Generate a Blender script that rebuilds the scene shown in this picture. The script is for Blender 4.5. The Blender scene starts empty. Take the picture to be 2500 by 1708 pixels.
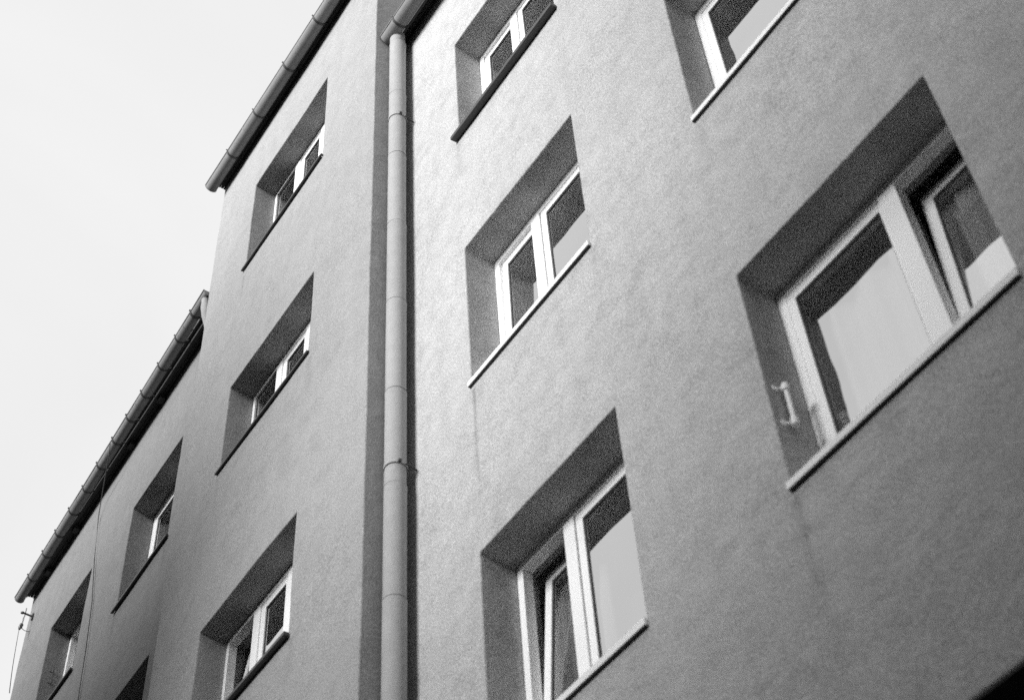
import bpy, bmesh, math, random
from mathutils import Vector, Matrix, noise
random.seed(4)
D = bpy.data
scene = bpy.context.scene
COL = scene.collection

# ------------------------------------------------------------------ camera
cam_d = D.cameras.new('camera')
cam = D.objects.new('camera', cam_d)
COL.objects.link(cam)
FW = Vector((-0.518, 0.394, 0.76)); RT = Vector((0.554, 0.831, -0.053))
yaw, pitch, roll = [math.radians(a) for a in (52.751, 49.423, -4.649)]
FW = Vector((-math.sin(yaw)*math.cos(pitch), math.cos(yaw)*math.cos(pitch), math.sin(pitch)))
R0 = Vector((math.cos(yaw), math.sin(yaw), 0)); U0 = R0.cross(FW)
RT = math.cos(roll)*R0 + math.sin(roll)*U0
UP = -math.sin(roll)*R0 + math.cos(roll)*U0
m = Matrix((RT, UP, -FW)).transposed().to_4x4()
m.translation = Vector((10.0986, -3.96, -12.2693))
cam.matrix_world = m
cam_d.sensor_fit = 'HORIZONTAL'; cam_d.sensor_width = 36
cam_d.lens = 3815.28/2500*36
cam_d.clip_start = 0.1; cam_d.clip_end = 2000
cam_d.dof.use_dof = True; cam_d.dof.focus_distance = 14.5; cam_d.dof.aperture_fstop = 1.9
scene.camera = cam

# ------------------------------------------------------------------ world, sun, exposure
SUN_AZ = math.radians(-7)      # soft light straight across the street
SUN_EL = math.radians(14)
w = D.worlds.new('World'); scene.world = w; w.use_nodes = True
nt = w.node_tree; N = nt.nodes; L = nt.links
for n in list(N): N.remove(n)
out = N.new('ShaderNodeOutputWorld'); bg = N.new('ShaderNodeBackground')
sky = N.new('ShaderNodeTexSky'); sky.sky_type = 'NISHITA'; sky.sun_disc = False
sky.sun_elevation = SUN_EL
sun_dir = Vector((-math.sin(SUN_AZ)*math.cos(SUN_EL), -math.cos(SUN_AZ)*math.cos(SUN_EL), math.sin(SUN_EL)))
sky.sun_rotation = math.atan2(sun_dir.x, sun_dir.y)
sky.dust_density = 4.0; sky.air_density = 1.0; sky.ozone_density = 1.0
bw = N.new('ShaderNodeRGBToBW')
mul = N.new('ShaderNodeMath'); mul.operation = 'MULTIPLY_ADD'
mul.inputs[1].default_value = 0.5; mul.inputs[2].default_value = 6.2   # thin grey cloud over the clear sky
L.new(sky.outputs[0], bw.inputs[0]); L.new(bw.outputs[0], mul.inputs[0])
tcw = N.new('ShaderNodeTexCoord'); cn = N.new('ShaderNodeTexNoise')
cn.inputs['Scale'].default_value = 2.6; cn.inputs['Detail'].default_value = 4; cn.inputs['Distortion'].default_value = .6
L.new(tcw.outputs['Generated'], cn.inputs['Vector'])
cm_ = N.new('ShaderNodeMath'); cm_.operation = 'MULTIPLY_ADD'; cm_.inputs[1].default_value = .30; cm_.inputs[2].default_value = .85
L.new(cn.outputs['Fac'], cm_.inputs[0])
mm = N.new('ShaderNodeMath'); mm.operation = 'MULTIPLY'
L.new(mul.outputs[0], mm.inputs[0]); L.new(cm_.outputs[0], mm.inputs[1]); L.new(mm.outputs[0], bg.inputs[0]); bg.inputs[1].default_value = 0.1
L.new(bg.outputs[0], out.inputs[0])

sd = D.lights.new('sun', 'SUN'); sd.energy = 5.0; sd.angle = math.radians(30); sd.color = (1, 1, 1)
so = D.objects.new('sun', sd); COL.objects.link(so)
so.rotation_euler = sun_dir.to_track_quat('Z', 'Y').to_euler()
so.location = (0, -20, 20)

scene.view_settings.view_transform = 'Standard'; scene.view_settings.look = 'None'
scene.view_settings.exposure = 0.40; scene.view_settings.gamma = 1.0
scene.view_settings.use_curve_mapping = False
scene.render.engine = 'CYCLES'
scene.cycles.max_bounces = 8; scene.cycles.transparent_max_bounces = 12
scene.cycles.use_denoising = False
scene.cycles.sample_clamp_indirect = 3.0
scene.cycles.caustics_reflective = False; scene.cycles.caustics_refractive = False

# ------------------------------------------------------------------ materials
def newmat(name):
    mt = D.materials.new(name); mt.use_nodes = True
    n = mt.node_tree.nodes; b = n['Principled BSDF']
    return mt, mt.node_tree, b
def math_node(t, op, a, b=None, c=None):
    n = t.nodes.new('ShaderNodeMath'); n.operation = op
    for i, v in enumerate((a, b, c)):
        if v is None: continue
        if isinstance(v, (int, float)): n.inputs[i].default_value = v
        else: t.links.new(v, n.inputs[i])
    return n.outputs[0]
def noise_node(t, vec, scale, detail=3, rough=.5, dist=0):
    n = t.nodes.new('ShaderNodeTexNoise'); n.inputs['Scale'].default_value = scale
    n.inputs['Detail'].default_value = detail; n.inputs['Roughness'].default_value = rough
    n.inputs['Distortion'].default_value = dist
    t.links.new(vec, n.inputs['Vector']); return n.outputs['Fac']
def mapped(t, src, scale=(1,1,1), rot=(0,0,0)):
    mp = t.nodes.new('ShaderNodeMapping'); mp.inputs['Scale'].default_value = scale
    mp.inputs['Rotation'].default_value = rot; t.links.new(src, mp.inputs['Vector']); return mp.outputs[0]

def plaster(name, base, stains=(), grain=1.15, relief=1.0, mot=1.0):
    mt, t, b = newmat(name)
    tc = t.nodes.new('ShaderNodeTexCoord'); P = tc.outputs['Object']
    big = noise_node(t, P, .8, 4, .55)
    mid = noise_node(t, P, 5.5, 4, .6)
    tro = noise_node(t, mapped(t, P, (4.5, 4.5, 7.0), (0, math.radians(-30), 0)), 1.0, 5, .62, 1.4)
    fine = noise_node(t, P, 78, 2, .75)
    bl = t.nodes.new('ShaderNodeMapRange'); t.links.new(noise_node(t, P, 7.5, 5, .68, .9), bl.inputs[0])
    bl.inputs[1].default_value = .50; bl.inputs[2].default_value = .68; bl.clamp = True
    bl2 = t.nodes.new('ShaderNodeMapRange'); t.links.new(noise_node(t, mapped(t, P, (1, 1, 1), (.4, .2, .9)), 3.1, 5, .66, .7), bl2.inputs[0])
    bl2.inputs[1].default_value = .52; bl2.inputs[2].default_value = .66; bl2.clamp = True
    drip = noise_node(t, mapped(t, P, (7, 7, .5)), 1.0, 3, .6)
    v = math_node(t, 'MULTIPLY_ADD', math_node(t, 'SUBTRACT', big, .5), .22*mot, 1)
    v = math_node(t, 'MULTIPLY_ADD', math_node(t, 'SUBTRACT', mid, .5), .36*mot, v)
    v = math_node(t, 'MULTIPLY_ADD', math_node(t, 'SUBTRACT', tro, .5), .22*mot, v)
    v = math_node(t, 'MULTIPLY_ADD', math_node(t, 'SUBTRACT', drip, .5), .16*mot, v)
    v = math_node(t, 'MULTIPLY_ADD', math_node(t, 'SUBTRACT', fine, .5), grain*1.6, v)
    v = math_node(t, 'MULTIPLY_ADD', bl.outputs[0], -.10*mot, v)
    v = math_node(t, 'MULTIPLY_ADD', bl2.outputs[0], -.08*mot, v)
    if stains:
        sx = t.nodes.new('ShaderNodeSeparateXYZ'); t.links.new(P, sx.inputs[0])
        wob = math_node(t, 'MULTIPLY', math_node(t, 'SUBTRACT', noise_node(t, mapped(t, P, (1, 1, 6)), 1, 2), .5), .03)
        for (x, z, ln, wd, k) in stains:
            dx = math_node(t, 'ADD', math_node(t, 'SUBTRACT', sx.outputs[0], x), wob)
            g = math_node(t, 'EXPONENT', math_node(t, 'MULTIPLY', math_node(t, 'MULTIPLY', dx, dx), -1/(wd*wd)))
            f = t.nodes.new('ShaderNodeMapRange'); t.links.new(sx.outputs[2], f.inputs[0])
            f.inputs[1].default_value = z-ln; f.inputs[2].default_value = z
            f.inputs[3].default_value = 0; f.inputs[4].default_value = 1; f.clamp = True
            below = math_node(t, 'LESS_THAN', sx.outputs[2], z)
            s = math_node(t, 'MULTIPLY', math_node(t, 'MULTIPLY', g, f.outputs[0]), below)
            v = math_node(t, 'MULTIPLY_ADD', s, -k*1.5, v)
    v = math_node(t, 'MULTIPLY', v, base)
    cc = t.nodes.new('ShaderNodeCombineColor')
    for i in range(3): t.links.new(v, cc.inputs[i])
    t.links.new(cc.outputs[0], b.inputs['Base Color'])
    b.inputs['Roughness'].default_value = .95
    b.inputs['Specular IOR Level'].default_value = .15
    wav = noise_node(t, mapped(t, P, (2.6, 2.6, 4.0), (0, math.radians(-34), 0)), 1.0, 3, .55, 1.5)
    h = math_node(t, 'MULTIPLY', wav, .011*relief)
    h = math_node(t, 'MULTIPLY_ADD', noise_node(t, P, 4.5, 3, .6, .5), .009*relief, h)
    h = math_node(t, 'MULTIPLY_ADD', noise_node(t, P, 19, 3, .6), .0026*relief, h)
    h = math_node(t, 'MULTIPLY_ADD', noise_node(t, P, 75, 2, .7), .0028*relief, h)
    bp = t.nodes.new('ShaderNodeBump'); bp.inputs['Strength'].default_value = 1
    bp.inputs['Distance'].default_value = 1.0
    t.links.new(h, bp.inputs['Height']); t.links.new(bp.outputs[0], b.inputs['Normal'])
    return mt

def simple(name, base, rough=.5, metal=0, var=.15, scale=12, bump=.0, spec=.5, streak=0):
    mt, t, b = newmat(name)
    tc = t.nodes.new('ShaderNodeTexCoord'); P = tc.outputs['Object']
    v = math_node(t, 'MULTIPLY_ADD', math_node(t, 'SUBTRACT', noise_node(t, P, scale, 4, .65), .5), var*2, 1)
    v = math_node(t, 'MULTIPLY_ADD', math_node(t, 'SUBTRACT', noise_node(t, P, scale*7, 2, .6), .5), var, v)
    if streak:
        v = math_node(t, 'MULTIPLY_ADD', math_node(t, 'SUBTRACT', noise_node(t, mapped(t, P, (1, 14, 14)), 1.5, 4, .7), .5), streak, v)
    v = math_node(t, 'MULTIPLY', v, base)
    cc = t.nodes.new('ShaderNodeCombineColor')
    for i in range(3): t.links.new(v, cc.inputs[i])
    t.links.new(cc.outputs[0], b.inputs['Base Color'])
    b.inputs['Roughness'].default_value = rough; b.inputs['Metallic'].default_value = metal
    b.inputs['Specular IOR Level'].default_value = spec
    if bump:
        bp = t.nodes.new('ShaderNodeBump'); bp.inputs['Distance'].default_value = bump
        t.links.new(noise_node(t, P, scale*3, 3), bp.inputs['Height']); t.links.new(bp.outputs[0], b.inputs['Normal'])
    return mt

def glass_mat():
    mt, t, b = newmat('window_glass'); t.nodes.remove(b)
    o = t.nodes['Material Output']
    tr = t.nodes.new('ShaderNodeBsdfTransparent'); tr.inputs[0].default_value = (.92, .92, .92, 1)
    gl = t.nodes.new('ShaderNodeBsdfGlossy'); gl.inputs['Roughness'].default_value = .0
    gl.inputs[0].default_value = (1, 1, 1, 1)
    tc = t.nodes.new('ShaderNodeTexCoord')
    bp = t.nodes.new('ShaderNodeBump'); bp.inputs['Distance'].default_value = .004; bp.inputs['Strength'].default_value = 1
    t.links.new(noise_node(t, tc.outputs['Object'], 2.5, 1), bp.inputs['Height'])
    t.links.new(bp.outputs[0], gl.inputs['Normal'])
    fr = t.nodes.new('ShaderNodeFresnel'); fr.inputs[0].default_value = 1.52
    # two panes, four surfaces: total reflectance 4r/(1+3r)
    k = math_node(t, 'DIVIDE', math_node(t, 'MULTIPLY', fr.outputs[0], 4), math_node(t, 'MULTIPLY_ADD', fr.outputs[0], 3, 1))
    k = math_node(t, 'MULTIPLY_ADD', k, GLASS_K, GLASS_B)
    mx = t.nodes.new('ShaderNodeMixShader'); t.links.new(k, mx.inputs[0])
    t.links.new(tr.outputs[0], mx.inputs[1]); t.links.new(gl.outputs[0], mx.inputs[2])
    t.links.new(mx.outputs[0], o.inputs[0])
    return mt
GLASS_K, GLASS_B = .68, .38
M = {}
M['plaster_b'] = plaster('rough_render_right', .42, [(4.44, -4.57, 1.1, .018, .28), (4.50, -4.57, .5, .05, .08), (5.80, -4.57, .6, .04, .10), (6.84, -7.57, .9, .03, .15), (8.22, -7.57, .7, .05, .12), (4.40, -1.57, .5, .04, .1), (6.86, -4.57, .6, .04, .1)])
M['plaster_a'] = plaster('smooth_render_middle', .30, [(.99, .23, .6, .03, .12), (2.62, -2.62, .5, .05, .12), (.99, -2.62, .6, .03, .1), (2.62, -5.5, .5, .05, .12)], 1.0, .45, .7)
M['plaster_l'] = plaster('smooth_render_left', .23, [(.98, -1.78, .6, .04, .14), (2.2, -1.78, .6, .04, .12), (-.1, -1.75, .6, .04, .12)], 1.0, .5, .8)
M['pvc'] = simple('white_window_plastic', .9, .35, 0, .03, 6)
M['sill_white'] = simple('white_sill', .82, .45, 0, .05, 8)
M['sill_dark'] = simple('dark_sheet_metal_sill', .045, .5, 0, .3, 10)
M['gasket'] = simple('black_gasket_and_shade', .02, .6)
M['zinc'] = simple('weathered_zinc', .21, .8, 0, .22, 9, .0, .25, .6)
M['zinc_pipe'] = simple('painted_zinc_pipe', .33, .75, 0, .16, 7, .002, .25, 0)
M['iron'] = simple('dark_iron', .06, .6, .3, .2, 20)
M['wood_dark'] = simple('dark_eaves_wood', .035, .8, 0, .3, 10)
M['tile'] = simple('roof_covering', .06, .8, 0, .3, 6)
M['room'] = simple('room_plaster', .7, .9, 0, .05, 2)
M['curtain'] = simple('curtain_cloth', .85, .9, 0, .05, 5)
M['curtain_grey'] = simple('grey_net_curtain', .42, .9, 0, .05, 5)
M['seam_dark'] = simple('dirty_seam', .10, .8)
M['white_metal'] = simple('white_painted_metal', .8, .4, 0, .03)
M['asphalt'] = simple('asphalt', .055, .9, 0, .3, 6, .004)
M['paving'] = simple('concrete_paving', .10, .9, 0, .2, 6, .003)
M['facade'] = plaster('opposite_render', .08, (), .1, .5)
M['black'] = simple('unlit_passage', .03, .9)  # darkness of the deep opening put into the colour
M['porcelain'] = simple('brown_porcelain', .08, .3)
M['glass'] = glass_mat()

# ------------------------------------------------------------------ helpers
def link(o, parent=None):
    COL.objects.link(o)
    if parent is not None: o.parent = parent
    return o
def tag(o, label=None, cat=None, group=None, kind=None):
    if label: o['label'] = label
    if cat: o['category'] = cat
    if group: o['group'] = group
    if kind: o['kind'] = kind
    return o
def empty(name, loc=(0,0,0), rz=0):
    o = D.objects.new(name, None); COL.objects.link(o)
    o.location = loc; o.rotation_euler = (0, 0, rz); o.empty_display_size = .3
    return o
def build(name, bm, mat, parent=None, smooth=False, bevel=0, seg=2):
    me = D.meshes.new(name)
    bmesh.ops.recalc_face_normals(bm, faces=bm.faces)
    bm.to_mesh(me); bm.free()
    if smooth:
        for p in me.polygons: p.use_smooth = True
    me.materials.append(mat)
    o = D.objects.new(name, me); link(o, parent)
    if bevel:
        md = o.modifiers.new('bevel', 'BEVEL'); md.width = bevel; md.segments = seg
        md.limit_method = 'ANGLE'; md.angle_limit = math.radians(35)
    return o
def box(bm, x0, x1, y0, y1, z0, z1):
    v = [bm.verts.new(p) for p in ((x0,y0,z0),(x1,y0,z0),(x1,y1,z0),(x0,y1,z0),(x0,y0,z1),(x1,y0,z1),(x1,y1,z1),(x0,y1,z1))]
    for f in ((0,1,2,3),(4,7,6,5),(0,4,5,1),(1,5,6,2),(2,6,7,3),(3,7,4,0)):
        bm.faces.new([v[i] for i in f])
def prism(bm, prof, x0, x1):
    """closed profile in (y,z), extruded along x"""
    a = [bm.verts.new((x0, y, z)) for y, z in prof]; b = [bm.verts.new((x1, y, z)) for y, z in prof]
    n = len(prof)
    for i in range(n):
        j = (i+1) % n; bm.faces.new((a[i], a[j], b[j], b[i]))
    bm.faces.new(a[::-1]); bm.faces.new(b)
def tube(bm, pts, r, n=12, caps=True):
    """round bar along a polyline; r a number or a list"""
    pts = [Vector(p) for p in pts]; rings = []
    if not isinstance(r, (list, tuple)): r = [r]*len(pts)
    for i, p in enumerate(pts):
        if i == 0: d = pts[1]-pts[0]
        elif i == len(pts)-1: d = pts[-1]-pts[-2]
        else: d = (pts[i+1]-p).normalized() + (p-pts[i-1]).normalized()
        d.normalize()
        u = d.cross(Vector((0, 0, 1)))
        if u.length < .1: u = d.cross(Vector((0, 1, 0)))
        u.normalize(); v = u.cross(d)
        rings.append([bm.verts.new(p + r[i]*(math.cos(2*math.pi*k/n)*u + math.sin(2*math.pi*k/n)*v)) for k in range(n)])
    for a, b in zip(rings, rings[1:]):
        for k in range(n):
            bm.faces.new((a[k], a[(k+1) % n], b[(k+1) % n], b[k]))
    if caps:
        bm.faces.new(rings[0][::-1]); bm.faces.new(rings[-1])

def axis(a, b, cuts, step):
    s = sorted(set([a, b] + [c for c in cuts if a < c < b])); o = [s[0]]
    for p, q in zip(s, s[1:]):
        n = max(1, round((q-p)/step))
        o += [p + (q-p)*i/n for i in range(1, n+1)]
    return o
def wall(name, x0, x1, z0, z1, holes, mat, parent, back=9.0, reveal=.42, seed=0, wob=.004, step=.16):
    """front face at y=0 with openings and plastered reveals, returns at both ends"""
    bm = bmesh.new(); V = {}
    def vt(x, y, z):
        k = (round(x, 4), round(y, 4), round(z, 4))
        if k not in V: V[k] = bm.verts.new(k)
        return V[k]
    xs = axis(x0, x1, [h[0] for h in holes]+[h[1] for h in holes], step)
    zs = axis(z0, z1, [h[2] for h in holes]+[h[3] for h in holes], step)
    def inside(x, z): return any(h[0] < x < h[1] and h[2] < z < h[3] for h in holes)
    for i in range(len(xs)-1):
        for j in range(len(zs)-1):
            if inside((xs[i]+xs[i+1])/2, (zs[j]+zs[j+1])/2): continue
            bm.faces.new((vt(xs[i],0,zs[j]), vt(xs[i+1],0,zs[j]), vt(xs[i+1],0,zs[j+1]), vt(xs[i],0,zs[j+1])))
    for (a, b, c, d) in holes:
        ys = [0, .06, .14, .25, reveal]
        hx = [x for x in xs if a-1e-6 <= x <= b+1e-6]; hz = [z for z in zs if c-1e-6 <= z <= d+1e-6]
        for k in range(len(ys)-1):
            for i in range(len(hx)-1):
                for z in (c, d):
                    bm.faces.new((vt(hx[i],ys[k],z), vt(hx[i+1],ys[k],z), vt(hx[i+1],ys[k+1],z), vt(hx[i],ys[k+1],z)))
            for j in range(len(hz)-1):
                for x in (a, b):
                    bm.faces.new((vt(x,ys[k],hz[j]), vt(x,ys[k],hz[j+1]), vt(x,ys[k+1],hz[j+1]), vt(x,ys[k+1],hz[j])))
    ys = [0, .08, .2, .34, 1.2, back]
    for k in range(len(ys)-1):
        for j in range(len(zs)-1):
            for x in (x0, x1):
                bm.faces.new((vt(x,ys[k],zs[j]), vt(x,ys[k],zs[j+1]), vt(x,ys[k+1],zs[j+1]), vt(x,ys[k+1],zs[j])))
    bm.faces.new((vt(x0,back,z0), vt(x1,back,z0), vt(x1,back,z1), vt(x0,back,z1))) if False else None
    bmesh.ops.recalc_face_normals(bm, faces=bm.faces)
    for v in bm.verts:
        p = v.co*1.3 + Vector((seed*11.3, 0, 0))
        n1 = noise.noise_vector(p); n2 = noise.noise_vector(v.co*5 + Vector((seed, 7, 3)))
        v.co += n1*wob + n2*wob*.45
    return build(name, bm, mat, parent, False, .010, 2)

def room(parent, x0, x1, zb, zh, y=.42):
    """plain unlit room behind a window"""
    bm = bmesh.new()
    a, b, c, d = x0-.7, x1+.7, zb-.85, zh+.28; yb = y+3.2
    v = {}
    def q(*ps): bm.faces.new([bm.verts.new(p) for p in ps])
    q((a,y,c),(b,y,c),(b,yb,c),(a,yb,c)); q((a,y,d),(b,y,d),(b,yb,d),(a,yb,d))
    q((a,y,c),(a,yb,c),(a,yb,d),(a,y,d)); q((b,y,c),(b,yb,c),(b,yb,d),(b,y,d)); q((a,yb,c),(b,yb,c),(b,yb,d),(a,yb,d))
    q((a,y,c),(x0,y,c),(x0,y,d),(a,y,d)); q((x1,y,c),(b,y,c),(b,y,d),(x1,y,d))
    q((x0,y,c),(x1,y,c),(x1,y,zb),(x0,y,zb)); q((x0,y,zh),(x1,y,zh),(x1,y,d),(x0,y,d))
    return bm

def ring_frame(bm, x0, x1, z0, z1, wd, y0, y1, step=.012):
    """picture-frame of four mitre-less bars, with a stepped inner edge"""
    box(bm, x0, x0+wd, y0, y1, z0, z1); box(bm, x1-wd, x1, y0, y1, z0, z1)
    box(bm, x0+wd, x1-wd, y0, y1, z1-wd, z1); box(bm, x0+wd, x1-wd, y0, y1, z0, z0+wd)

def window(parent, x0, x1, zh, h, rev, posts, lights, sill, label=None, curtain=None, fw=.058, sillpart=None):
    """posts: mullions (xa, xb).  lights: (xa, xb, tilt_metres, sash_width)"""
    zb = zh-h
    bm = bmesh.new()
    ring_frame(bm, x0+.002, x1-.002, zb+.002, zh-.002, fw, rev, rev+.075)
    for (a, b) in posts: box(bm, a, b, rev-.006, rev+.07, zb+fw, zh-fw)
    wnd = build('window', bm, M['pvc'], parent, False, .004, 2)
    if label: wnd['label'] = label
    for (a, b, tilt, sw) in lights:
        za, zt = (zb+fw-.012, zh-fw+.006) if tilt > .05 else (zb+fw+.006, zh-fw-.006)
        # hinge line at the foot of the light; the head leans into the room
        H = zt-za; ang = math.asin(min(.9, tilt/H)) if tilt else 0
        y0 = rev+(.012 if tilt > .05 else -.014)
        def place(o):
            o.location = (0, y0+.02, za); o.rotation_euler = (-ang, 0, 0)
        if sw > 0:
            bm = bmesh.new(); ring_frame(bm, a, b, 0.0, H, sw, 0, .06)
            s = build('sash', bm, M['pvc'], wnd, False, .004, 2); place(s)
            bm = bmesh.new(); ring_frame(bm, a+sw, b-sw, sw, H-sw, .007, .012, .03)
            if tilt <= .05: ring_frame(bm, a-.009, b+.009, -.009, H+.009, .014, .026, .036)
            g = build('gasket', bm, M['gasket'], wnd); place(g)
        else:
            sw = .004
            bm = bmesh.new(); ring_frame(bm, a+sw, b-sw, sw, H-sw, .007, .012, .03)
            g = build('gasket', bm, M['gasket'], wnd); place(g)
        bm = bmesh.new(); i = sw+.0065
        v = [bm.verts.new(p) for p in ((a+i,.016,i),(b-i,.016,i),(b-i,.016,H-i),(a+i,.016,H-i))]
        bm.faces.new(v); p = build('pane', bm, M['glass'], wnd); place(p)
    # sill: a folded sheet with a drip lip; in front of the wall it runs a little past the jambs
    kind, ov, lip = sill if isinstance(sill, tuple) else ((sill, .024, .045) if sill == 'white' else (sill, .06, .045))
    e = .010 if kind == 'white' else .035
    bm = bmesh.new()
    prism(bm, [(rev-.016, zb+.016), (-.003, zb+.003), (-.003, zb-.012), (rev-.016, zb-.006)], x0+.003, x1-.003)
    prism(bm, [(-.0035, zb+.0025), (-ov, zb-.0005), (-ov-.002, zb-.004), (-ov-.002, zb-lip)] + ([(-.0035, zb-lip)] if kind == 'white' else [(-ov+.008, zb-lip+.003), (-.0035, zb-lip+.010)]), x0-e, x1+e)
    so_ = build('sill', bm, M['sill_white' if kind == 'white' else 'sill_dark'], wnd, False, .003, 2)
    if kind == 'dark': so_['label'] = 'dark sheet metal sill'
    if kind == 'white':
        bm = bmesh.new(); box(bm, x0-e+.004, x1+e-.004, -ov+.004, -.001, zb-lip-.004, zb-lip-.001)  # black strip painting the shadow line beneath the sill lip
        build('sill_shade_strip', bm, M['gasket'], wnd)
    build('room', room(wnd, x0, x1, zb, zh), M['room'], wnd)
    for (a, b, zc, yc, cm) in (curtain or ()):
        bm = bmesh.new(); n = 60; prev = None; ph = a*7
        for i in range(n+1):
            t = i/n; x = a+(b-a)*t; y = yc + .045*math.sin((x-a)*34+math.sin((x-a)*9)*1.5+ph) + .008*math.sin(x*91)
            cur = (bm.verts.new((x, y, zb+.02)), bm.verts.new((x*.985+.015*a, y*.6+yc*.4, zc)))
            if prev: bm.faces.new((prev[0], cur[0], cur[1], prev[1]))
            prev = cur
        build('curtain', bm, M[cm], wnd, True)
    return wnd

def gutter(parent, P0, P1, r, brackets, seams, label=None, sections=()):
    """half-round gutter from P0 to P1 (parent coordinates) with closed ends"""
    P0, P1 = Vector(P0), Vector(P1); d = (P1-P0); Ln = d.length; d.normalize()
    s = Vector((0, 0, 1)).cross(d).normalized()       # towards the wall when d = +x
    u = d.cross(s)
    def ring(bm, at, rr, a0=-1.62, a1=1.62, n=20):
        return [bm.verts.new(P0 + d*at + rr*(math.sin(a0+(a1-a0)*k/n)*s - math.cos(a0+(a1-a0)*k/n)*u)) for k in range(n+1)]
    def shell(bm, t0, t1, ro, ri, k=1):
        A, B = ring(bm, t0, ro), ring(bm, t1, ro); C_, D_ = ring(bm, t0, ri), ring(bm, t1, ri)
        for i in range(len(A)-1):
            bm.faces.new((A[i], B[i], B[i+1], A[i+1])); bm.faces.new((C_[i], C_[i+1], D_[i+1], D_[i]))
            bm.faces.new((A[i], A[i+1], C_[i+1], C_[i])); bm.faces.new((B[i], D_[i], D_[i+1], B[i+1]))
        for i in (0, len(A)-1): bm.faces.new((A[i], C_[i], D_[i], B[i]))
    bm = bmesh.new()
    js = [0]+sorted(seams)+[Ln]
    for k in range(len(js)-1):                         # sheets lap over each other at the seams
        shell(bm, js[k]-(.02 if k else 0), js[k+1], r+(.0022 if k % 2 else 0), r-.003)
    tube(bm, [P0 - s*(r+.002)*1.0 + u*.002, P1 - s*(r+.002) + u*.002], .009, 8)      # rolled front bead
    for at in (0, Ln):                                  # end caps
        R_ = ring(bm, at + (.002 if at else -.002), r+.004); c = bm.verts.new(P0 + d*(at + (.002 if at else -.002)) + u*.0)
        for i in range(len(R_)-1): bm.faces.new((R_[i], R_[i+1], c))
    g = build('gutter', bm, M['zinc'], parent, True)
    es = g.modifiers.new('split', 'EDGE_SPLIT'); es.split_angle = math.radians(40)
    if label: g['label'] = label
    for b in brackets:
        bm = bmesh.new(); wj = random.uniform(.020, .027)
        shell(bm, b-wj/2, b+wj/2, r+.010, r+.0045)
        q = P0 + d*b - s*(r+.010) + u*.012
        tube(bm, [q-d*wj*.3, q+d*wj*.3+Vector((0,0,.006))], .013, 8)
        q2 = P0 + d*b + s*(r+.006)
        tube(bm, [q2 - u*.01, q2 + s*.05 + u*.05], .009, 6)
        build('gutter_bracket', bm, M['iron'], g, False)
    for sm in seams:
        bm = bmesh.new(); shell(bm, sm-.006, sm+.004, r+.0045, r+.0015)
        build('seam', bm, M['zinc'], g)
    return g

def eaves(parent, x0, x1, ov, zs, edge, drop=.012, th=.05, depth=9, pitch=.45, label=None):
    """boarded soffit, fascia and a roof that rises away from the street"""
    bm = bmesh.new(); n = 3; wd = (ov+.02)/n
    rf_bm = bmesh.new(); H = depth*.5*pitch
    prism(rf_bm, [(-edge, zs+th-.010), (-edge, zs+th+.02), (-ov, zs+th+.05), (depth/2, zs+th+H+.05), (depth+.3, zs+th+.05), (depth+.3, zs+th+.012), (-ov+.02, zs+th+.012)], x0, x1)
    rf = build('roof', rf_bm, M['tile'], parent)
    if label: rf['label'] = label
    for k in range(n):
        bm = bmesh.new(); ya = -ov + k*wd
        box(bm, x0+.002, x1-.002, ya+.003, ya+wd-.003 if k < n-1 else .3, zs+(.004 if k == 1 else 0), zs+.022)
        build('soffit_board', bm, M['wood_dark'], rf)
    bm = bmesh.new(); box(bm, x0+.002, x1-.002, -ov-.022, -ov-.001, zs-drop, zs+th-.012)
    build('fascia', bm, M['wood_dark'], rf)
    return rf

# ------------------------------------------------------------------ ground and street
GZ = -13.87
bm = bmesh.new()
v = [bm.verts.new(p) for p in ((-600,-600,GZ-.12),(600,-600,GZ-.12),(600,600,GZ-.12),(-600,600,GZ-.12))]; bm.faces.new(v)
g = build('ground', bm, M['asphalt']); tag(g, kind='structure')
bm = bmesh.new(); box(bm, -60, 60, -2.2, -.02, GZ-.118, GZ)
g = build('pavement', bm, M['paving'], None, False, .01); tag(g, kind='structure')
bm = bmesh.new(); box(bm, -60, 60, -9.4, -7.4, GZ-.118, GZ)
g = build('pavement', bm, M['paving'], None, False, .01); tag(g, kind='structure')
bm = bmesh.new()
v = [bm.verts.new(p) for p in ((-60,-7.4,GZ-.112),(60,-7.4,GZ-.112),(60,-2.2,GZ-.112),(-60,-2.2,GZ-.112))]; bm.faces.new(v)
g = build('road', bm, M['asphalt']); tag(g, kind='structure')

# ------------------------------------------------------------------ right building (near the camera)
B = empty('apartment_building', (0, 0, 0))
tag(B, 'pale rough rendered apartment building nearest the viewer, right of the long downpipe', 'building')
Z0 = GZ+.002
HW = 1.49
WX = (4.412, 5.774); YX = (6.833, 8.217)
holes = [(WX[0], WX[1], -3*i-HW, -3*i) for i in range(4)] + [(YX[0], YX[1], -3*i-HW, -3*i) for i in range(3)]
PASS = (6.62, 9.7, GZ+.1, -9.0)
holes.append(PASS)
wb = wall('wall', 3.563, 13.6, Z0, 1.30, holes, M['plaster_b'], B, seed=1)
wb['label'] = 'pale wall of coarse trowelled render'
bm = bmesh.new()
def q4(bm, *ps): bm.faces.new([bm.verts.new(p) for p in ps])
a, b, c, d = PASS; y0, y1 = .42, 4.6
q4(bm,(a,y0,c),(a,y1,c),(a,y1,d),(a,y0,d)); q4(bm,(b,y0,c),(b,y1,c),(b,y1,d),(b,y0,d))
q4(bm,(a,y0,d),(b,y0,d),(b,y1,d),(a,y1,d)); q4(bm,(a,y1,c),(b,y1,c),(b,y1,d),(a,y1,d)); q4(bm,(a,y0,c),(b,y0,c),(b,y1,c),(a,y1,c))
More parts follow.
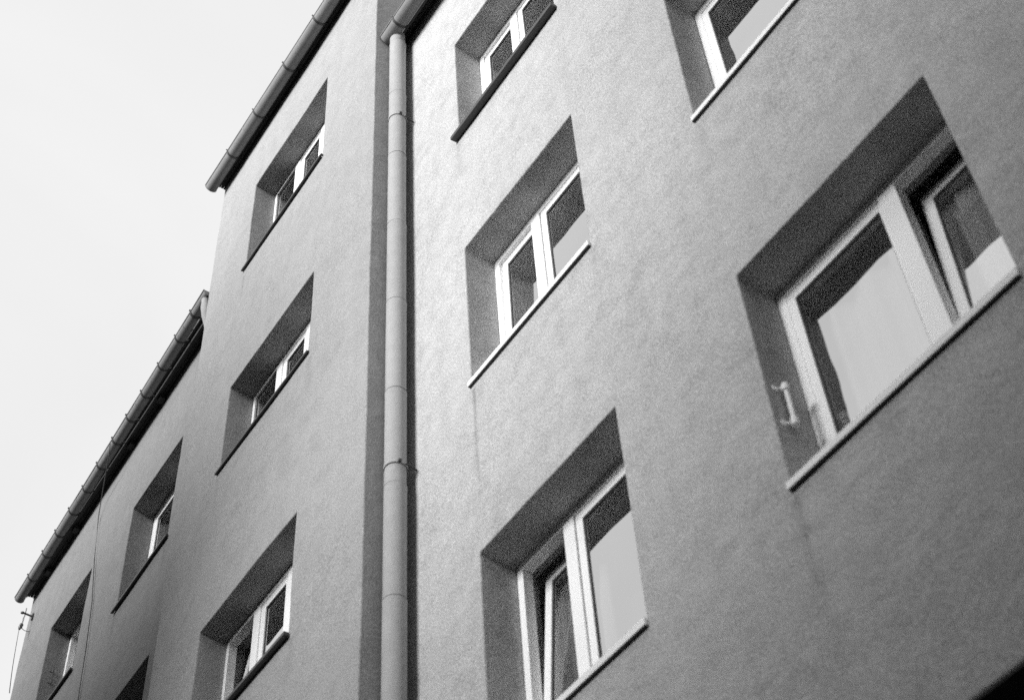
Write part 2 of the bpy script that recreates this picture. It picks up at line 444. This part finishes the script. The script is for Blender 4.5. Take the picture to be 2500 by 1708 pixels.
p = build('passage', bm, M['black'], B); p['label'] = 'dark deep opening at the foot of the facade'
bm = bmesh.new(); box(bm, a+.004, b-.004, .002, .41, d-.016, d-.004)  # black sheet stands in for the shade under the opening head
p2 = build('passage_head_shade', bm, M['black'], B); p2['label'] = 'black sheet painting the shade under the opening head'

R = .262
def w_window(i, tiltL, tiltR, sill, label, curtain=None):
    z = -3.0*i
    return window(B, WX[0], WX[1], z, HW, R, [(4.900, 5.000)],
        [(4.474, 4.94, tiltL, .066), (5.006, 5.708, tiltR, .062)], sill, label, curtain)
w_window(0, .012, 0, 'dark', 'top window of the left column, dark metal sill')
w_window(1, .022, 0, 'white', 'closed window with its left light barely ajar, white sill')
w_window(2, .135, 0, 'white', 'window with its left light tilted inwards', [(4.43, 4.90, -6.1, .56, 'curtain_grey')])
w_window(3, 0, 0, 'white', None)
def y_window(i, tiltR, label, curtain=None):
    z = -3.0*i
    return window(B, YX[0], YX[1], z, HW, R, [(7.602, 7.716)],
        [(6.885, 7.64, 0, .062), (7.712, 8.168, tiltR, .068)], 'white', label, curtain)
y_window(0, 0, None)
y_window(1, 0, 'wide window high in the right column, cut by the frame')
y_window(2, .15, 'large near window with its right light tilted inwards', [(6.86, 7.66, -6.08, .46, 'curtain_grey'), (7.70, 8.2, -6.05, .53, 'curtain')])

eaves(B, 3.566, 13.7, .10, 1.262, .20, .11, label='roof over the right building')
gutter(B, (3.578, -.205, 1.165), (13.7, -.205, 1.165), .072, [.235, .95, 1.75, 2.5, 3.3, 4.1, 4.9, 5.7, 6.5, 7.3, 8.1, 8.9, 9.7], [.215, 2.0, 4.0, 6.0, 8.0])

# long downpipe: lapped lengths, collars, clamps
def downpipe(parent, path, r, collars, clamps, wall_pt=None, label=None, lead=None):
    """path: polyline from the gutter down; collars / clamps: z on the straight run"""
    bm = bmesh.new(); pts = [Vector(p) for p in path]
    x, y = pts[-1].x, pts[-1].y; ztop = pts[-2].z; zbot = pts[-1].z
    if len(pts) > 2: tube(bm, pts[:-1] + [Vector((x, y, ztop-.02))], r*.985, 28, False)
    js = [ztop] + sorted([c for c in collars if c < ztop], reverse=True) + [zbot]
    for k in range(len(js)-1):                         # each length slips into the one below
        wig = .0015*math.sin(k*2.3)
        tube(bm, [(x+wig, y, js[k]+(.0 if k == 0 else .012)), (x+wig, y, js[k]-.03), (x, y, js[k+1]-.0)], [r+.0035, r+.001, r-.002], 28, False)
    # lock seam running down the pipe
    tube(bm, [(x-.045, y-(r**2-.045**2)**.5-.000, ztop), (x-.045, y-(r**2-.045**2)**.5, zbot)], .0022, 6, False)
    pp = build('downpipe', bm, M['zinc_pipe'], parent, True)
    if label: pp['label'] = label
    for c in collars:
        bm = bmesh.new(); n = 28
        tube(bm, [(x, y, c+.016), (x, y, c+.011)], r+.0040, n, True)
        build('collar', bm, M['seam_dark'], pp, True)
    for c in clamps:
        bm = bmesh.new()
        for sgn in (0,):
            n = 30; A = []
            for rr, zz in ((r+.007, c+.012), (r+.007, c-.012), (r+.003, c-.012), (r+.003, c+.012)):
                A.append([bm.verts.new((x+rr*math.cos(2*math.pi*k/n), y+rr*math.sin(2*math.pi*k/n), zz)) for k in range(n)])
            for i in range(4):
                a, b = A[i], A[(i+1) % 4]
                for k in range(n): bm.faces.new((a[k], b[k], b[(k+1) % n], a[(k+1) % n]))
        cl = build('clamp', bm, M['zinc_pipe'], pp, True)
        bm = bmesh.new()
        box(bm, x+r+.002, x+r+.020, y-.030, y-.008, c-.011, c+.011)                    # bolt lug
        build('clamp_bolt', bm, M['iron'], pp)
        bm = bmesh.new(); tube(bm, [(x+r-.005, y+.02, c), (x+r+.012, y+.06, c-.004), (x+r-.01, y+.10, c), (x+r-.012, .02, c)], .0065, 8)   # spike into the wall
        build('clamp_spike', bm, M['iron'], pp)
    return pp
downpipe(B, [(3.668, -.145, 1.14), (3.655, -.130, 1.0), (3.655, -.130, Z0+.1)], .077,
         [.062, -.938, -1.94, -2.95, -3.968, -4.911, -5.893, -7.0, -8.0, -9.0, -10, -11, -12, -13], [-.325, -4.712, -9.2],
         label='long round downpipe in the corner between two fronts')

# ------------------------------------------------------------------ middle block (projects a little, one storey taller)
A_ = empty('stair_block', (0, -.321, 0))
tag(A_, 'taller smooth rendered middle block left of the downpipe, three windows one above the other', 'building')
AX = (.998, 2.569)
aw = [(1.817, 1.467), (-1.445, 1.093), (-4.31, 1.142), (-7.2, 1.14), (-10.1, 1.14)]
wa = wall('wall', .075, 3.563, Z0, 2.93, [(AX[0], AX[1], z-h, z) for z, h in aw], M['plaster_a'], A_, seed=2, wob=.006)
wa['label'] = 'smooth pale wall with a slightly uneven right corner'
RA = .242
labs = ['topmost window of the middle block under the eaves', 'middle window of the middle block, closed', 'lower window of the middle block, left light tilted inwards', None, None]
for i, (z, h) in enumerate(aw):
    til = .15 if i == 2 else 0
    window(A_, AX[0], AX[1], z, h, RA, [(1.468, 1.572), (2.02, 2.11)],
           [(1.04, 1.50, til, .058 if til else 0), (1.576, 2.04, 0, .07), (2.10, 2.525, 0, .07)], ('dark', .028, .026) if i != 2 else ('dark', .045, .032), labs[i],
           [(1.05, 1.19, z-.05, .5, 'curtain')] if i < 2 else None, fw=.042)
eaves(A_, .06, 3.60, .085, 2.895, .155, .03, label='roof over the middle block')
# local y = world y + .321
gutter(A_, (.03, -.150, 2.86), (3.62, -.150, 2.86), .068, [.55, 1.18, 1.88, 2.55, 3.2], [.92, 2.81])

# ------------------------------------------------------------------ left building (turned about one degree)
LR = math.atan(-.018)
Lb = empty('apartment_building', (-3, -.020, 0), LR)
tag(Lb, 'lower rendered building at far left with sloping gutter line and a hanging cable', 'building')
lx = lambda x: x+3.0
lw = [(-2.018, -.771, -.345, 1.42, 0), (-4.353, -3.153, -.312, 1.42, .13), (-2.018, -.771, -3.195, 1.42, 0), (-4.353, -3.153, -3.17, 1.42, 0),
      (-2.018, -.771, -6.1, 1.42, 0), (-4.353, -3.153, -6.1, 1.42, 0)]
wl = wall('wall', lx(-5.512), lx(.30), Z0, 1.03, [(lx(a), lx(b), z-h, z) for a, b, z, h, t in lw], M['plaster_l'], Lb, seed=3, wob=.006)
wl['label'] = 'grey rendered wall beyond the middle block'
ll = ['window tucked behind the edge of the middle block', 'outermost window, opened inwards and dark', 'window just showing at the bottom edge', None, None, None]
for i, (a, b, z, h, til) in enumerate(lw):
    a, b = lx(a), lx(b); mid = a+.72
    window(Lb, a, b, z, h, .246, [(mid-.05, mid+.045)], [(a+.045, mid-.02, til, .06), (mid+.03, b-.045, 0, .06)], ('dark', .033, .03), ll[i], fw=.052)
eaves(Lb, lx(-5.50), lx(.06), .085, .995, .15, .02, label='roof over the left building')
import mathutils
inv = Matrix.Translation(Vector((-3, -.020, 0))) @ Matrix.Rotation(LR, 4, 'Z'); inv = inv.inverted()
def toL(p): return inv @ Vector(p)
gy = lambda x: -.138-.0335*(x+5.1)
g0, g1 = (-5.60, gy(-5.6), 1.0), (.05, gy(.05), 1.0)
brs = [-.29, -.69, -1.15, -1.62, -2.04, -2.45, -2.91, -3.35, -3.78, -4.22, -4.64, -5.13]
gutter(Lb, toL(g0), toL(g1), .059, [b+5.6 for b in brs], [.31, 2.03, 3.8, 5.1])
for x in (-1.57, -2.40, -4.02, -4.9):
    bm = bmesh.new(); p = toL((x, 0, 0)).x
    box(bm, p-.05, p+.05, -.075, -.004, .93, .99)
    r_ = build('rafter_end', bm, M['wood_dark'], Lb)
downpipe(Lb, [toL(p) for p in ((-.03, -.30, .95), (-.03, -.30, .84), (-.05, -.27, .74), (-.10, -.14, .45), (-.10, -.12, .36), (-.10, -.12, Z0+.1))], .052,
         [.30, -1.7, -3.7, -5.7], [.0, -3.0], label='short bent downpipe hidden behind the middle block')

# ------------------------------------------------------------------ things fixed to the fronts
def bracket_rod(name, x, y, z0, z1, mat, label, capr=.021, rr=.013, off=.036):
    o = empty(name, (x, y, z0)); tag(o, label, 'bracket')
    h = z1-z0
    bm = bmesh.new(); tube(bm, [(off, .0, 0), (off, .0, h)], rr, 12)
    tube(bm, [(off, 0, h-.018), (off, 0, h+.022)], capr, 12)
    tube(bm, [(off, 0, -.012), (off, 0, .03)], capr*.92, 12)
    build('rod', bm, mat, o, True).modifiers.new('s', 'EDGE_SPLIT').split_angle = .8
    for k, z in enumerate((h-.002, -.002)):
        bm = bmesh.new(); tube(bm, [(-.004, -.036, z+.012), (.010, -.030, z+.008), (off-.006, -.002, z)], [.006, .005, .007], 8)
        box(bm, -.006, .004, -.052, -.020, z-.004, z+.026)
        build('stud', bm, mat, o)
    return o
bracket_rod('wall_bracket', 6.833, .100, -7.075, -6.835, M['white_metal'], 'small white rod held off the left reveal of the large near window')
bracket_rod('wall_bracket', -4.36, .125, -1.055, -.90, M['iron'], 'small dark rod on the reveal of the outermost left window', .010, .006)

# cable hanging down the left building
cab = [(-2.36, -.345, 1.12), (-2.39, -.335, .92), (-2.46, -.29, .55), (-2.93, -.13, .60)]
bm = bmesh.new()
cab = [(-2.50, -.29, .955), (-2.62, -.24, .80), (-3.06, -.10, .70), (-3.21, -.045, .51), (-3.03, -.045, -.32), (-2.82, -.045, -1.06), (-2.71, -.045, -1.79), (-2.68, -.045, -2.17), (-2.60, -.045, -2.9), (-2.55, -.05, -6)]
tube(bm, cab, .0055, 6)
c = build('hanging_cable', bm, M['iron'], None, True)
tag(c, 'thin dark cable dangling down the grey wall between its two window columns', 'cable')

# service bracket with insulators at the outer left corner
S = empty('service_bracket', (-5.307, .014, .557)); tag(S, 'small iron arm with insulators and wire at the outer left corner', 'bracket')
bm = bmesh.new(); tube(bm, [(0, .01, 0), (0, -.125, .012)], .012, 8); box(bm, -.02, .02, -.012, .004, -.045, .045); tube(bm, [(0, -.125, .012), (-.02, -.14, .02)], .018, 8)
build('arm', bm, M['iron'], S)
bm = bmesh.new(); tube(bm, [(-.005, -.095, .10), (0, -.098, -.04)], .0055, 6); build('pin', bm, M['iron'], S)
bm = bmesh.new(); pts = []
for k in range(13):
    t = k/12*2*math.pi; pts.append((-.004+.022*math.sin(t), -.104, -.095+.055*math.cos(t)))
tube(bm, pts, .0035, 6); build('wire_loop', bm, M['iron'], S)
bm = bmesh.new(); z = -.155
prof = [(.008, 0), (.022, -.006), (.024, -.02), (.012, -.03), (.024, -.04), (.026, -.055), (.012, -.066), (.018, -.08), (.006, -.10)]
tube(bm, [(-.004, -.106-.02*i/8, z+zz) for i, (rr, zz) in enumerate(prof)], [rr for rr, zz in prof], 10)
build('insulator', bm, M['porcelain'], S, True)
bm = bmesh.new(); tube(bm, [(-.0, .006, -.235), (0, -.06, -.24), (-.003, -.11, -.215)], .004, 6); build('stay', bm, M['iron'], S)
o0 = Vector((-5.307, .014, .557))
bm = bmesh.new(); e = Vector((.403, -1.5, -4.936))-o0; s0 = Vector((-.004, -.126, -.255)); pts = []
for k in range(15):
    t = k/14; p_ = s0.lerp(e, t); p_.z -= .10*math.sin(math.pi*t); pts.append(p_)
tube(bm, pts, .0035, 6); build('service_wire', bm, M['iron'], S)

# lower neighbour beyond the far corner
Nb = empty('neighbour_house', (-12, .05, GZ)); tag(Nb, 'low dark eaved house just touching the bottom left corner', 'house')
H_ = -GZ-.95
bm = bmesh.new(); box(bm, 0, 6.47, 0, 8, .0, H_); build('wall', bm, M['plaster_l'], Nb, False, .01)
bm = bmesh.new(); prism(bm, [(-.16, H_+.01), (-.16, H_+.09), (4, H_+1.9), (8.3, H_+.09), (8.3, H_+.01)], -.2, 6.47); build('roof', bm, M['tile'], Nb)
bm = bmesh.new(); tube(bm, [(-.2, -.2, H_+.03), (6.46, -.2, H_+.03)], .06, 14); build('gutter', bm, M['zinc'], Nb, True)

# ------------------------------------------------------------------ the other side of the street: unseen blocks, heights shaped to shade the fronts
OX = empty('facing_shade_building', (0, -9.4, GZ)); tag(OX, 'plain building across the street, unseen behind the viewer, heights and gap shaped to shade the fronts', 'building')
def facing(x0, x1, top, cols):
    HH = top-GZ; hs = []
    for cx in cols:
        z = 1.0
        while z+1.6 < HH-.5: hs.append((cx, cx+1.3, z, z+1.5)); z += 3.0
    bm = bmesh.new()
    xs = sorted(set([x0, x1]+[h[0] for h in hs]+[h[1] for h in hs])); zs = sorted(set([0, HH]+[h[2] for h in hs]+[h[3] for h in hs]))
    for i in range(len(xs)-1):
        for j in range(len(zs)-1):
            mx, mz = (xs[i]+xs[i+1])/2, (zs[j]+zs[j+1])/2
            if any(h[0] < mx < h[1] and h[2] < mz < h[3] for h in hs): continue
            q4(bm, (xs[i],0,zs[j]), (xs[i+1],0,zs[j]), (xs[i+1],0,zs[j+1]), (xs[i],0,zs[j+1]))
    box(bm, x0, x1, -7, -.35, 0, HH)
    for (a, b, c, d) in hs:
        for x in (a, b): q4(bm, (x,0,c), (x,0,d), (x,-.349,d), (x,-.349,c))
        for z in (c, d): q4(bm, (a,0,z), (b,0,z), (b,-.349,z), (a,-.349,z))
    q4(bm, (x0,0,HH), (x1,0,HH), (x1,-.35,HH), (x0,-.35,HH)); q4(bm, (x0,0,0), (x0,0,HH), (x0,-.35,HH), (x0,-.35,0)); q4(bm, (x1,0,0), (x1,0,HH), (x1,-.35,HH), (x1,-.35,0))
    build('wall', bm, M['facade'], OX)
    bm = bmesh.new(); prism(bm, [(.35, HH+.01), (.35, HH+.1), (-3.5, HH+1.6), (-7.3, HH+.1), (-7.3, HH+.01)], x0, x1); build('roof', bm, M['tile'], OX)
    proto = None
    for (a, b, c, d) in hs:
        if proto is None:
            bm = bmesh.new(); ring_frame(bm, 0, 1.3, 0, 1.5, .06, -.2, -.14); box(bm, .62, .68, -.2, -.14, .06, 1.44)
            proto = build('window', bm, M['pvc'], OX)
            bm = bmesh.new(); q4(bm, (.05,-.17,.05), (1.25,-.17,.05), (1.25,-.17,1.45), (.05,-.17,1.45))
            pane = build('pane', bm, M['glass'], proto); o = proto
        else:
            o = proto.copy(); COL.objects.link(o); pn = pane.copy(); COL.objects.link(pn); pn.parent = o
        o.location = (a, 0, c)
facing(-34, 3.2, 1.4, [-32+3*k for k in range(11)])
facing(3.21, 8.7, -5.4, [4.0+2.4*k for k in range(2)])  # low block, a gap shaped to let light onto the right wall
facing(8.71, 40, 4.0, [9.9+3*k for k in range(10)])
